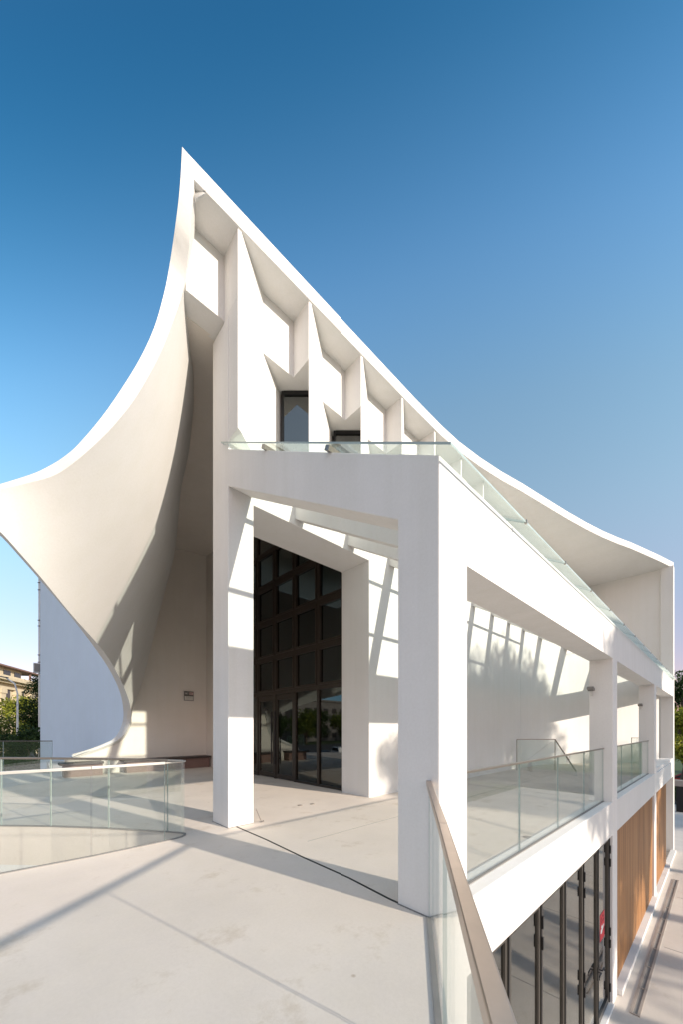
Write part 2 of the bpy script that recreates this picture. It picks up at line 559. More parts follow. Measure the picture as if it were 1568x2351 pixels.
def inv_depth(uv):
    """smooth sheet, rolling back beyond the line where it turns into the niche"""
    w0 = basis(uv) @ coef
    ub, ue, de = np.interp(uv[:, 1], bv, bu), np.interp(uv[:, 1], rv, ru), np.interp(uv[:, 1], rv, rd_)
    wr = basis(np.stack([ue, uv[:, 1]], 1)) @ coef
    x = np.clip((uv[:, 0] - ub) / np.maximum(ue - ub, 4.0), 0, 1.2)
    return w0 - np.maximum(0, wr - 1 / de) * x * x


NT, NS = 150, 44
sh = MB()
tt = np.linspace(0, NO - 1, NT)
pt = np.interp(tt, [p[0] for p in pair], [p[1] for p in pair])
rows = []
R_FOLD_D = lambda t: float(np.interp(t, range(NR), [p[2] for p in R_FOLD]))
for i in range(NT):
    # the sharp beak: sample U and L apart
    t = tt[i]
    if t <= 14:
        oi, oo = catmull(U_IN, t), catmull(U_OUT, t)
    else:
        oi, oo = catmull([U_IN[-1]] + L_IN, t - 14), catmull([U_OUT[-1]] + L_OUT, t - 14)
    rr = catmull(R_FOLD, min(pt[i], NR - 1))
    fr = np.linspace(0, 1, NS)[:, None]
    uv = oi[None, :2] * (1 - fr) + rr[None, :2] * fr
    i0, i1 = 1 / oi[2], 1 / rr[2]
    lin = i0 * (1 - fr[:, 0]) + i1 * fr[:, 0]
    k_ = np.clip((t - 2.2) / 1.6, 0, 1)
    k_ = k_ * k_ * (3 - 2 * k_) * float(np.clip((23.2 - t) / 1.4, 0, 1))
    inv = lin * (1 - k_) + inv_depth(uv) * k_
    d0, d1 = 1 / inv[0], 1 / inv[-1]
    if t <= 14:
        dr_ = d0 - np.interp(t, [0, 2, 5, 9, 12, 14], [.13, .11, .06, .05, -.02, -.03])
    else:
        dr_ = d0 + np.interp(t, [14, 15.5, 20, 23, 24, 25, 28], [-.06, .1, .22, .4, .25, -.1, -.1])
    line = [PX(oo[0], oo[1], dr_)]
    line += [PX(uv[k, 0], uv[k, 1], 1 / inv[k]) for k in range(NS)]
    if 4 < pt[i] < 14.6:                # the sheet goes on into the niche, out of sight behind its own fold
        g_ = min(1.0, (pt[i] - 4) / 2)
        line.append(PX(rr[0] - 3 - 14 * g_, rr[1], d1 + .15 + g_ * max(0, R_FOLD_D(pt[i]) - d1) * 1.0))
    else:
        line.append(PX(rr[0] - 3, rr[1], d1 + (.15 if pt[i] < 5 else .02)))
    rows.append(line)
M2 = NS + 2
for r_ in rows:
    sh.v += [tuple(p) for p in r_]
for i in range(NT - 1):
    for j in range(NS + 1):
        sh.f.append((i * M2 + j, i * M2 + j + 1, (i + 1) * M2 + j + 1, (i + 1) * M2 + j))
sh.mi = [0] * len(sh.f)
shell = sh.build('shell_canopy', 'shell_render', B, smooth=True, recalc=False)
me = shell.data
bm = bmesh.new()
bm.from_mesh(me)
eyev = Vector(EYE)
if sum((f.normal.dot(eyev - f.calc_center_median()) * f.calc_area()) for f in bm.faces) < 0:
    bmesh.ops.reverse_faces(bm, faces=bm.faces)
bm.normal_update()
for e in bm.edges:          # crisp arrises along the rim and along the fold
    a_, b_ = sorted(v_.index for v_ in e.verts)
    if a_ % M2 == b_ % M2 and a_ % M2 in (1, NS):
        e.smooth = False
off = {}
for v_ in bm.verts:         # body of the sheet, thinning out towards its sharp rim
    j = v_.index % M2
    w_ = min(1.0, max(0.0, (j - 1) / 8))
    off[v_.index] = v_.normal * -(.006 + .13 * w_ * w_ * (3 - 2 * w_))
order = [v_.index for v_ in bm.verts]
nf = len(bm.faces)
ret = bmesh.ops.duplicate(bm, geom=bm.verts[:] + bm.edges[:] + bm.faces[:])
vm = ret['vert_map']
pairs = [(o_, n_) for o_, n_ in vm.items() if o_.index < len(order) and n_.index == -1 or (o_.index in off and o_ in vm)]
seen_ = set()
for o_, n_ in list(vm.items()):
    if o_.index in off and o_.index not in seen_ and o_.index >= 0 and n_.index != o_.index:
        seen_.add(o_.index)
        n_.co = o_.co + off[o_.index]
newf = [g_ for g_ in ret['geom'] if isinstance(g_, bmesh.types.BMFace)]
bmesh.ops.reverse_faces(bm, faces=newf)
bm.to_mesh(me)
bm.free()

# niche behind the pier: sloping ceiling, back wall, side
def zc(p):
    yc = (p.x - EYE[0]) * ST + (p.y - EYE[1]) * CT
    return 7.95 + (yc - 5.6) * .068


bk_ = W(1, 0) - W(0, 0)
cp = [PX(u, v, y) - bk_ * (.05 + .02 * y) for (u, v, y) in R_FOLD[4:13]]
cp += [Vector((5.0, 13.4, 0)), Vector((5.0, 4.2, 0)), Vector((-.45, 4.2, 0))]
zz = [zc(p) for p in cp]
MB().prism([(p.x, p.y) for p in cp], zz, [z + .3 for z in zz]).build('ceiling', 'niche_render', B)
bw = MB()
curl = [(304, 1632), (299, 1662), (281, 1693), (248, 1711), (207, 1726), (171, 1736), (150, 1741)]
WY = 13.0


def on_wall(u, v):
    r_ = (u - CX) / FX
    return PX(u, v, (WY - EYE[1]) / (CT - ST * r_))


lo_l, = [on_wall(150, 1741)]
face = [on_wall(u, v) for u, v in curl] + [Vector((lo_l.x - .1, WY, -.05)), Vector((3.7, WY, -.05)), Vector((3.7, WY, 8.9)), on_wall(383, 1262), on_wall(350, 1400), on_wall(316, 1551)]
n_ = len(face)
away = Vector((0, .3, 0))
tri = tessellate_polygon([[Vector((p.x, p.z, 0)) for p in face]])
bw.v = [tuple(p) for p in face] + [tuple(p + away) for p in face]
bw.f = [tuple(t) for t in tri] + [tuple(n_ + i for i in t[::-1]) for t in tri] + [(i, (i + 1) % n_, n_ + (i + 1) % n_, n_ + i) for i in range(n_)]
bw.mi = [0] * len(bw.f)
bw.build('niche_wall', 'niche_render', B)
MB().box(3.55, 3.75, 10.04, 12.995, -.02, 8.75).build('niche_wall', 'niche_render', B)
# facade wall with the entrance opening; the far part bends out to the arcade
HD = 5.28
PJ = 3.42                       # right jamb of the opening
BK = [(12.2, 3.86), (13.4, 3.76), (14.4, 3.5), (15.3, 3.1), (16.1, 2.6), (16.9, 1.98), (17.7, 1.28), (18.75, .4)]
bend = []
for i in range(len(BK) - 1):
    for f in range(6):
        t = f / 6
        P4 = [np.array(BK[max(0, min(len(BK) - 1, i + k))]) for k in (-1, 0, 1, 2)]
        bend.append(tuple(.5 * (2 * P4[1] + (P4[2] - P4[0]) * t + (2 * P4[0] - 5 * P4[1] + 4 * P4[2] - P4[3]) * t * t + (3 * P4[1] - P4[0] - 3 * P4[2] + P4[3]) * t ** 3)))
bend.append(BK[-1])
fw = MB()
fw.box(PJ, 12.2, FUP, 4.745, -.02, 6.2)
fw.box(.44, PJ, FUP, 4.745, HD, 6.2)
fw.box(.02, .44, FUP, 4.255, HD, 7.97)
fw.box(8.1, 12.2, FUP, 4.745, 6.2, 7.97)
fw.box(12.2, 20.1, FUP + .01, 4.745, 5.4, 7.97)
fw.build('facade_wall', WR, B, bevel=.01)
cw_ = MB()
L_ = [Vector((p[0], p[1], 0)) for p in bend]
of_ = []
for i, p in enumerate(L_):
    d_ = (L_[min(i + 1, len(L_) - 1)] - L_[max(i - 1, 0)]).normalized()
    of_.append(p + Vector((-d_.y, d_.x, 0)) * .45)
pl_ = [(p.x, p.y) for p in L_] + [(p.x, p.y) for p in reversed(of_)]
zt_ = [3.80 + .578 * p.y for p in L_]
cw_.prism(pl_, -.02, zt_ + zt_[::-1])
cwo = cw_.build('curved_wall', WR, B)
up = MB()
up.box(.44, 20.1, FUP, 4.745, 7.97, TOP0 + .04)
up.box(-.58, .44, FUP, 4.255, 7.97, TOP0 + .04)
up.build('upper_panel', WR, B, bevel=.008)
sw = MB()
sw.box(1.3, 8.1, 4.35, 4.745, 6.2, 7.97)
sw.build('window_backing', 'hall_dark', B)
# fins: outer edge, splayed sunny side, undercut below the upper panel
for k in range(7):
    s0 = .01 + PB * k
    f = MB()
    f.prism([(s0, FIN), (s0 + .06, FIN), (s0 + .71, FUP + .01), (s0, FUP + .01)], 7.97, TOP0 + .02)
    if k == 0:
        f.prism([(s0, FIN), (s0 + .06, FIN), (s0 + .71, FUP + .01), (s0 + 1.41, 4.34), (s0 + .6, 4.34), (s0, FUP + .01)], [6.02, 5.98, 5.9, 5.9, 5.9, 5.98], 7.97)
    else:
        f.prism([(s0, FIN), (s0 + .06, FIN), (s0 + 1.38, 4.34), (s0 + 1.32, 4.34)], 6.02, 7.97)
    f.build('fin', WR, B, bevel=.006)
# clerestory windows deep between the fins
for k in range(6):
    s0 = .01 + PB * k
    A = Vector((s0 + 1.33, 4.25, 0))
    dv = Vector((.727, -.686, 0))
    nv = Vector((-.686, -.727, 0))
    f = MB()
    for t in (.03, .66):
        c = A + dv * t
        f.bar(c + Vector((0, 0, 6.2)), c + Vector((0, 0, 7.965)), .05, .045, up=dv)
    for z in (6.3, 7.93):
        f.bar(A + dv * .055 + Vector((0, 0, z)), A + dv * .635 + Vector((0, 0, z)), .07, .06)
    fo = f.build('window', 'black_metal', B)
    m = MB()
    m.bar(A + dv * .055 + nv * -.005 + Vector((0, 0, 7.11)), A + dv * .635 + nv * -.005 + Vector((0, 0, 7.11)), .012, 1.58)
    m.build('pane', 'sky_window', fo)

# free-standing pier and arcade columns
vert = lambda p, q: abs(p.x - q.x) < 1e-4 and abs(p.y - q.y) < 1e-4
ZB0, SL = 3.72, .578
MB().box(0, .44, 3.70, 4.26, -.03, 7.9).build('pier', PR, B, bevel=.012, only=vert)
MB().ext([(0, GZ), (.41, GZ), (.41, ZB0 + SL * .41), (0, ZB0)], 'x', 0, .45).build('column', PR, B, bevel=.012, only=lambda p, q: vert(p, q) and p.x < .2 and p.y < .2)
for k, s0 in enumerate((6.6, 13.2)):
    MB().box(s0, s0 + .45, 0, .41, GZ, 2.98).build('column', PR, B, bevel=.012, only=vert)
for (x0, x1, y0, y1) in ((0, .44, 3.70, 4.26), (0, .45, 0, .41), (6.6, 7.05, 0, .41), (13.2, 13.65, 0, .41)):
    m = MB()
    m.box(x0 - .006, x1 + .006, max(y0 - .006, -.0) if y0 else .0305, y1 + .006, -.004, .009)
    m.build('base_seal', 'seal_grey', B)
# outer beam with sloping top, front beam and joists
MB().ext([(0, 2.98), (.41, 2.98), (.41, ZB0 + SL * .41), (0, ZB0)], 'x', .45, 19.86).build('beam', PR, B, bevel=.012, only=lambda p, q: p.z > 3.5 and q.z > 3.5 and abs(p.x - q.x) > 1)
MB().ext([(.41, 3.38), (3.70, 3.38 + SL * 3.29), (3.70, ZB0 + SL * 3.70), (.41, ZB0 + SL * .41)], 'x', 0, .40).build('beam', PR, B, bevel=.01, only=lambda p, q: abs(p.y - q.y) > 1 and p.x < .1)
for k in range(13):
    s0 = 1.38 + 1.375 * k
    d1 = 3.9 if s0 < 13 else np.interp(s0, [p[0] for p in bend], [p[1] for p in bend]) + .1
    MB().ext([(.405, 3.40), (d1, 3.40 + SL * (d1 - .41)), (d1, 3.40 + SL * (d1 - .41) + .44), (.405, 3.84)], 'x', s0, s0 + .2).build('joist', WR, B, bevel=.006)
# edge of the terrace over the lower storey
MB().box(.45, 19.86, .004, .3, -.66, .02).build('edge_beam', WR, B, bevel=.01)
MB().box(13.66, 19.86, .03, .44, .02, .16).build('ledge', WR, B, bevel=.008)
# far end wall with its outer pillar
ew = MB()
ew.box(19.86, 20.25, 0, .45, GZ, TOP0 + .02)
ew.box(20.0, 20.245, .45, 12, GZ, TOP0 + .02)
ew.build('end_wall', WR, B, bevel=.012)
MB().box(18.75, 18.83, .42, .5, .02, 2.95).build('door_frame', 'black_metal', B)

# glass roof over the arcade: panes between the joists
gp = [.10] + [1.40 + 1.375 * k for k in range(-0, 14)]
gz = lambda d: ZB0 + .06 + SL * d
lead = [-.06] + [1.48 + 1.375 * k for k in range(13)] + [19.9]
for a, b in zip(lead, lead[1:]):
    dm = 3.84 if b < 13.5 else float(np.interp(b, [p[0] for p in bend], [p[1] for p in bend])) - .03
    dm = max(dm, .6)
    p = MB()
    q = [(a + .008, -.13), (b - .008, -.13), (b - .008, dm), (a + .008, dm)]
    p.prism(q, [gz(y) for _, y in q], [gz(y) + .022 for _, y in q], 0, side=1)
    po = p.build('roof_pane', ['canopy_glass', 'glass_edge'], B)
    if b < 13.5:
        for y in (1.32, 2.6):
            sm = MB()
            sm.bar((a + .01, y, gz(y) - .035), (b - .01, y, gz(y) - .035), .07, .05, up=(0, -.5, .87))
            sm.build('glazing_bar', 'steel_cap', po)
    c = MB()
    c.box(b - .01, b + .01, -.14, -.115, gz(-.12) - .012, gz(-.12) + .026)
    c.build('clip', 'steel_cap', po)

# entrance glazing, dark frames, looking across the porch
GS = 3.55
mull = [4.75, 5.79, 6.83, 7.87, 8.91, 9.95]
tran = [2.63, 3.73, 4.88, 6.0, 7.1]
ez = MB()
for y in mull:
    ez.box(GS, GS + .12, y, y + .09, 0, 8.2)
for z in tran:
    for y in mull[:-1]:
        ez.box(GS + .004, GS + .115, y + .09, y + 1.04, z - .06, z + .06)
for i, y in enumerate(mull[:-1]):
    if i not in (2, 3):
        ez.box(GS + .004, GS + .115, y + .09, y + 1.04, 0, .07)
for i, y in enumerate(mull[:-1]):
    for z0, z1 in zip([0] + tran[:-1], tran):
        if z0:
            a, b, c, d = y + .09, y + 1.04, z0 + .06, z1 - .06
            for (p, q, r, s) in ((a, a + .05, c, d), (b - .05, b, c, d), (a + .05, b - .05, c, c + .05), (a + .05, b - .05, d - .05, d)):
                ez.box(GS - .02, GS + .06, p, q, r, s)
ezo = ez.build('entrance_glazing', 'dark_frame', B)
for i, y in enumerate(mull[:-1]):
    for z0, z1 in zip([.0] + tran, tran + [8.1]):
        if z0 == 0 and i in (2, 3):
            continue
        MB().box(GS + .04, GS + .055, y + .09, y + 1.04, z0 + .06, z1 - .06).build('pane', 'hall_glass', ezo)
for i in (2, 3):
    y = mull[i] + .09
    d = MB()
    d.box(GS + .02, GS + .08, y, y + .10, .02, 2.56)
    d.box(GS + .02, GS + .08, y + .85, y + .95, .02, 2.56)
    d.box(GS + .02, GS + .08, y + .10, y + .85, .02, .16)
    d.box(GS + .02, GS + .08, y + .10, y + .85, 2.40, 2.56)
    do = d.build('door', 'dark_frame', B)
    MB().box(GS + .042, GS + .056, y + .10, y + .85, .16, 2.40).build('pane', 'hall_glass', do)
    h = MB()
    hy = y + (.90 if i == 2 else .05)
    h.tube([(GS - .055, hy, .45), (GS - .055, hy, 2.05)], .019, 10)
    for z in (.62, 1.88):
        h.tube([(GS - .055, hy, z), (GS + .025, hy, z)], .011, 8)
    h.build('handle', 'black_metal', do)
# the hall behind the glass
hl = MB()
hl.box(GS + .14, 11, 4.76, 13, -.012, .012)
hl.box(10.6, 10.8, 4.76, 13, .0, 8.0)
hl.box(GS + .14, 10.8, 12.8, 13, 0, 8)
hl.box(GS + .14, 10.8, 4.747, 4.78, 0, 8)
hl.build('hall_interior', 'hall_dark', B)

# lower storey: folding glass doors, timber bays, reveal
sill = MB()
sill.box(.45, 6.6, -.03, .26, GZ, GZ + .05)
sill.box(7.05, 19.9, -.09, .1, GZ, GZ + .12)
sill.build('plinth', WR, B, bevel=.008)
mul = [.47, 1.5, 2.53, 3.56, 4.59, 5.62, 6.58]
for i, (a, b) in enumerate(zip(mul, mul[1:])):
    y0, y1 = .06, .12
    a0, b0 = a + .006, b - .006
    z0, z1 = GZ + .06, -.67
    d = MB()
    d.box(a0, a0 + .075, y0, y1, z0, z1)
    d.box(b0 - .075, b0, y0, y1, z0, z1)
    d.box(a0 + .075, b0 - .075, y0, y1, z0, z0 + .12)
    d.box(a0 + .075, b0 - .075, y0, y1, z1 - .09, z1)
    do = d.build('folding_door', 'grey_frame', B, bevel=.003)
    MB().box(a0 + .075, b0 - .075, .085, .098, z0 + .12, z1 - .09).build('pane', 'door_glass', do)
    gk = MB()
    gk.box(b0 - .02, b0 + .018, y0 - .014, y0 - .001, z0, z1)
    gk.build('seal', 'black_metal', do)
    if i in (1, 3, 5):
        for z in (z1 - .28, z1 - .55, z0 + 1.45, z0 + 1.2, z0 + .3):
            MB().box(b0 - .016, b0 + .014, y0 - .032, y0 - .0145, z - .08, z + .08).build('hinge', 'black_metal', do)
    if i in (4, 5):
        hx = b0 - .04 if i == 4 else a0 + .045
        sg = -1 if i == 4 else 1
        h = MB()
        h.box(hx - .02, hx + .02, y0 - .012, y0 - .001, GZ + .98, GZ + 1.22)
        h.tube([(hx, y0 - .012, GZ + 1.14), (hx, y0 - .06, GZ + 1.14), (hx + sg * .13, y0 - .06, GZ + 1.14), (hx + sg * .145, y0 - .06, GZ + 1.08)], .011, 8)
        h.build('handle', 'black_metal', do)
for a, b in ((7.05, 13.2), (13.65, 17.4)):
    w = MB()
    n = int((b - a) / .062)
    st = (b - a) / n
    w.box(a, b, .09, .14, GZ + .12, -.665)
    for k in range(n):
        w.box(a + k * st + .006, a + (k + 1) * st - .006, .055, .095, GZ + .122, -.667)
    w.build('timber_cladding', 'slat_wood', B)
rv = MB()
rv.box(17.4, 17.6, .14, 2.2, GZ, -.66)
rv.box(17.6, 19.86, 2.0, 2.2, GZ, -.66)
rv.build('reveal_wall', WR, B)
lo = MB()
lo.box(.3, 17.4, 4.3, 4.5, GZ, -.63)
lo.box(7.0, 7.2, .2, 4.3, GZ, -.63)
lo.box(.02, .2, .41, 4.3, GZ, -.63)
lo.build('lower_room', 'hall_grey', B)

# ------------------------------------------------------------------ blue-shaded wing wall at far left
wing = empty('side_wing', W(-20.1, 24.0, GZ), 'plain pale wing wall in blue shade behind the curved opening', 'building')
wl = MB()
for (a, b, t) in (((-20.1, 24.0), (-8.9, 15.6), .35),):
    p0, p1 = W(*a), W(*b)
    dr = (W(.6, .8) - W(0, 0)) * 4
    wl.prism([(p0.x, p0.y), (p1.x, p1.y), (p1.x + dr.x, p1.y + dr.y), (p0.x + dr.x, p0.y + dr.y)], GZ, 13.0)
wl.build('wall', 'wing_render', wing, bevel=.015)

# ------------------------------------------------------------------ glass balustrades
def balustrade(line, h, name, label, group=None, z0=0.0, cap='rail_top', cw=.045, ch=.03, base=True, joints=None, capsmooth=True):
    L = [Vector((p.x, p.y, 0)) for p in line]
    root = empty(name, (L[0].x, L[0].y, z0), label, 'railing', group)
    # panes between joints
    js = joints or list(range(len(L)))
    for a, b in zip(js, js[1:]):
        seg = L[a:b + 1]
        if len(seg) == 2:
            d = (seg[1] - seg[0]).normalized() * .007
            seg = [seg[0] + d, seg[1] - d]
        off = []
        for i, p in enumerate(seg):
            d = (seg[min(i + 1, len(seg) - 1)] - seg[max(i - 1, 0)]).normalized()
            off.append((p, p + Vector((-d.y, d.x, 0)) * .017))
        m = MB()
        n = len(seg)
        for p, q in off:
            m.v += [(p.x, p.y, z0 + .0), (q.x, q.y, z0 + .0), (p.x, p.y, z0 + h - .012), (q.x, q.y, z0 + h - .012)]
        for i in range(n - 1):
            k, j = i * 4, i * 4 + 4
            m.f += [(k, j, j + 2, k + 2), (k + 1, k + 3, j + 3, j + 1), (k + 2, j + 2, j + 3, k + 3), (k, k + 1, j + 1, j)]
            m.mi += [0, 0, 1, 1]
        e = 4 * (n - 1)
        m.f += [(0, 2, 3, 1), (e, e + 1, e + 3, e + 2)]
        m.mi += [1, 1]
        m.build('pane', ['rail_glass', 'glass_edge'], root)
    c = MB()
    for a, b in zip(L, L[1:]):
        c.bar(a + Vector((0, 0, z0 + h)), b + Vector((0, 0, z0 + h)), cw, ch)
    c.build('handrail', cap, root, bevel=.004)
    if base:
        c = MB()
        for a, b in zip(L, L[1:]):
            c.bar(a + Vector((0, 0, z0 + .003)), b + Vector((0, 0, z0 + .003)), .036, .014)
        c.build('base_channel', 'seal_grey', root)
    return root


def interp_line(pts, n):
    out = []
    for a, b in zip(pts, pts[1:]):
        for k in range(n):
            out.append(a.lerp(b, k / n))
    return out + [pts[-1]]


# bridge rail with a broad champagne handrail
rA, rB = W(.716, 2.943), W(.130 - .2027 * 2.2, -2.2)
rl = [rA]
for yc in (1.62, .25, -1.1, -2.2):
    rl.append(W(.130 + .2027 * yc, yc))
balustrade(rl, 1.1, 'bridge_railing', 'glass bridge railing with a broad champagne metal handrail beside the near column', cap='champagne_metal', cw=.040, ch=.045)
# stair void rails
nl = [W(x, y) for x, y in NEAR]
tl = [W(x, y) for x, y in NEAR[-1:] + TURN + FAR[:1]]
fl = [W(x, y) for x, y in FAR]
balustrade(nl, 1.07, 'curved_balustrade', 'nearer straight run of the frameless glass balustrade around the stair opening', 'glass balustrades around the stair opening', joints=[0, 1, 2, 3, 4, 5], cw=.03, ch=.035, base=True)
balustrade(tl, 1.07, 'curved_balustrade', 'rounded glass end of the balustrade around the stair opening', 'glass balustrades around the stair opening', joints=[0, 6], cw=.03, ch=.02)
balustrade(fl, 1.07, 'curved_balustrade', 'farther run of the glass balustrade behind the stair opening', 'glass balustrades around the stair opening', joints=[0, 1, 2, 3, 4, 5], cap='steel_cap', cw=.03, ch=.035)
# arcade railings
balustrade([Vector((.45, .16, 0)), Vector((2.1, .16, 0)), Vector((3.6, .16, 0)), Vector((5.1, .16, 0)), Vector((6.6, .16, 0))], 1.1, 'arcade_railing',
           'frameless glass railing in the first arcade bay beside the near column', 'glass railings between the arcade columns', .02, cap='steel_cap', cw=.03, ch=.025)
balustrade([Vector((7.05, .16, 0)), Vector((8.6, .16, 0)), Vector((10.1, .16, 0)), Vector((11.6, .16, 0)), Vector((13.2, .16, 0))], 1.1, 'arcade_railing',
           'frameless glass railing in the second arcade bay above the timber cladding', 'glass railings between the arcade columns', .02, cap='steel_cap', cw=.03, ch=.025)
# stair rails on the terrace under the glass roof
def stair_rail(a, b, c, label):
    r = empty('stair_railing', (a.x, a.y, 0), label, 'railing', 'stair railings on the terrace')
    for p, q, zp, zq in ((a, b, 1.12, 1.12), (b, c, 1.12, .15)):
        d = (q - p).normalized()
        nrm = Vector((-d.y, d.x, 0)) * .014
        m = MB()
        vs = [(p.x, p.y, 0), (q.x, q.y, 0), (q.x, q.y, zq), (p.x, p.y, zp)]
        vs += [(x + nrm.x, y + nrm.y, z) for x, y, z in vs]
        m.add(vs, [(0, 1, 2, 3), (7, 6, 5, 4)], 0)
        m.add(vs, [(0, 4, 5, 1), (1, 5, 6, 2), (2, 6, 7, 3), (3, 7, 4, 0)], 1)
        m.build('pane', ['rail_glass', 'glass_edge'], r)
        m = MB()
        m.bar((p.x, p.y, zp + .01), (q.x, q.y, zq + .01), .03, .03)
        m.build('handrail', 'steel_cap', r)
    m = MB()
    for p in (a, b):
        m.bar((p.x, p.y, 0), (p.x, p.y, 1.12), .022, .022)
    m.build('edge_post', 'steel_cap', r)


stair_rail(W(.488 * 13.2, 13.2), W(.594 * 13.2, 13.2), W(.652 * 11.6, 11.6), 'sloping glass stair railing by the curved wall seen through the first arcade bay')
stair_rail(W(.806 * 15.3, 15.3), W(.86 * 15.3, 15.3), W(.86 * 14.3, 14.3), 'small glass stair railing seen through the second arcade bay')
# far terrace fence at left
balustrade([W(-14.0, 12.2), W(-11.6, 12.33), W(-9.97, 12.4)], 1.1, 'terrace_fence', 'glass fence at the far left edge of the terrace before the car park', cap='grey_frame', cw=.03, ch=.03)

# ------------------------------------------------------------------ small things
def bench(x0, x1, label):
    r = empty('long_bench', (x0, WY - .4, 0), label, 'bench', 'benches along the niche wall')
    MB().box(x0, x1, WY - .58, WY - .004, .38, .45).build('seat', 'bench_top', r, bevel=.006)
    MB().box(x0 + .1, x1 - .02, WY - .48, WY - .1, 0, .38).build('base', 'bench_front', r)


bench(.47, 3.5, 'long low dark bench against the shaded niche wall left of the pier')
bench(-1.25, -.1, 'shorter dark bench under the tip of the curved opening')

# sign on the niche wall: two small dark plates above one pale plate
sp = on_wall(432.5, 1597) - Vector((0, .02, 0))
sg = empty('wall_sign', sp, 'small wall plaque with two small plates over a pale plate on the niche wall', 'sign')
ax = W(1, 0) - W(0, 0)
def plate(cx, cz, w, h, mat, name, t=.02, off=0.0):
    ax = Vector((1, 0, 0))
    c = sp + ax * cx + Vector((0, -off, cz))
    m = MB()
    m.bar(c - ax * (w / 2), c + ax * (w / 2), t, h)
    return m.build(name, mat, sg, bevel=.003)
plate(0, 0, .37, .37, 'sign_dark', 'back_plate', .02)
plate(-.095, .10, .15, .11, 'seal_grey', 'plate', .02, .015)
plate(.09, .095, .15, .11, 'sign_pink', 'plate', .02, .015)
plate(.0, -.085, .34, .16, 'sign_steel', 'plate', .02, .015)
plate(.07, .095, .018, .07, 'sign_dark', 'mark', .006, .03)
plate(-.11, .09, .05, .03, 'sign_steel', 'mark', .006, .03)
for k in range(3):
    plate(-.1 + k * .07, -.045, .04, .012, 'seal_grey', 'mark', .006, .03)

# red poster on the last glass door
po = empty('door_poster', (6.1, .082, -2.4), 'red paper poster with a white brush figure stuck on the last glass door', 'poster')
X0, Z0 = 5.90, -2.61
m = MB()
m.box(X0, X0 + .37, .0805, .084, Z0, Z0 + .52)
m.build('sheet', 'poster_red', po)
pf = lambda P_: [(X0 + x * .37, Z0 + z * .52) for x, z in P_]
m = MB()
m.ext(pf([(.08, .30), (.30, .25), (.55, .34), (.82, .46), (.74, .54), (.50, .49), (.40, .56), (.20, .53), (.30, .44), (.12, .42)]), 'y', .0785, .0803)
m.build('figure', 'poster_white', po)
m = MB()
m.ext(pf([(.52, .27), (.86, .31), (.92, .37), (.68, .335)]), 'y', .0770, .0783)
for (x, z) in ((.3, .82), (.55, .87), (.78, .82), (.6, .70), (.36, .68), (.82, .69)):
    xx, zz_ = X0 + x * .37, Z0 + z * .52
    m.box(xx - .033, xx + .03, .0788, .0803, zz_ - .006, zz_ + .01)
    m.box(xx - .006, xx + .008, .0780, .0787, zz_ - .03, zz_ + .028)
m.build('writing', 'poster_dark', po)

# flood lights on the inner faces of the arcade columns
def flood(x, y, z, label):
    r = empty('wall_floodlight', (x, y, z), label, 'lamp', 'floodlights on the arcade columns')
    m = MB()
    m.box(x - .03, x - .001, y - .018, y + .018, z - .12, z + .01)
    m.build('bracket', 'sign_steel', r)
    m = MB()
    m.add([(x - .15, y - .06, z + .07), (x - .15, y + .06, z + .07), (x - .03, y + .06, z + .03), (x - .03, y - .06, z + .03),
           (x - .165, y - .06, z + .02), (x - .165, y + .06, z + .02), (x - .045, y + .06, z - .02), (x - .045, y - .06, z - .02)],
          [(0, 1, 2, 3), (7, 6, 5, 4), (0, 4, 5, 1), (1, 5, 6, 2), (2, 6, 7, 3), (3, 7, 4, 0)])
    m.build('lamp_head', 'seal_grey', r, bevel=.005)
flood(6.6, .36, 2.35, 'small grey floodlight high on the second arcade column')
flood(13.2, .36, 2.3, 'small grey floodlight on the third arcade column')

# floor drains
def drain(p, r, label):
    m = MB()
    m.tube([(p.x, p.y, -.01), (p.x, p.y, .006)], r, 20)
    for k in range(5):
        x = -r * .6 + k * r * .3
        m.box(p.x + x - .004, p.x + x + .004, p.y - r * .7, p.y + r * .7, .006, .009)
    o = m.build('floor_drain', 'gutter')
    tag(o, label, 'drain', 'round floor drains in the terrace')
drain(W((688 - CX) / FX * 7.2, 7.2), .05, 'left of the two round drains before the dark entrance doors')
drain(W((716 - CX) / FX * 7.33, 7.33), .05, 'right of the two round drains before the dark entrance doors')
drain(W((1213 - CX) / FX * 5.1, 5.1), .07, 'round floor drain behind the glass railing of the first arcade bay')
drain(W((1136 - CX) / FX * 3.55, 3.55) + Vector((0, .12, 0)), .03, 'small floor drain at the foot of the first bay glass railing')

# slot drain in the pavement along the building
dc = MB()
for k in range(9):
    xa, xb = 6.6 + k * 1.03, 6.6 + k * 1.03 + 1.02
    dc.box(xa, xb, -.43, -.385, GZ, GZ + .022)
    dc.box(xa, xb, -.315, -.27, GZ, GZ + .022)
    dc.box(xa, xb, -.385, -.315, GZ, GZ + .008, 1)
    dc.box(xa, xa + .03, -.385, -.315, GZ + .008, GZ + .02)
dco = dc.build('slot_drain', ['gutter', 'seal_grey'])
tag(dco, 'long metal slot drain in the pavement beside the timber cladding', 'drain')

# thin bolt and wire at the pier foot
pl = MB()
a = W((582 - CX) / FX * 5.95, 5.93)
pl.tube([a + Vector((.03, -.02, .22)), a + Vector((.09, -.10, .01))], .006, 6)
pl.tube([a + Vector((.085, -.1, .006)), a + Vector((.125, -.115, .022))], .012, 8)
tag(pl.build('floor_cable', 'steel_cap'), 'short thin cable with a bolt at the foot of the pier', 'cable')

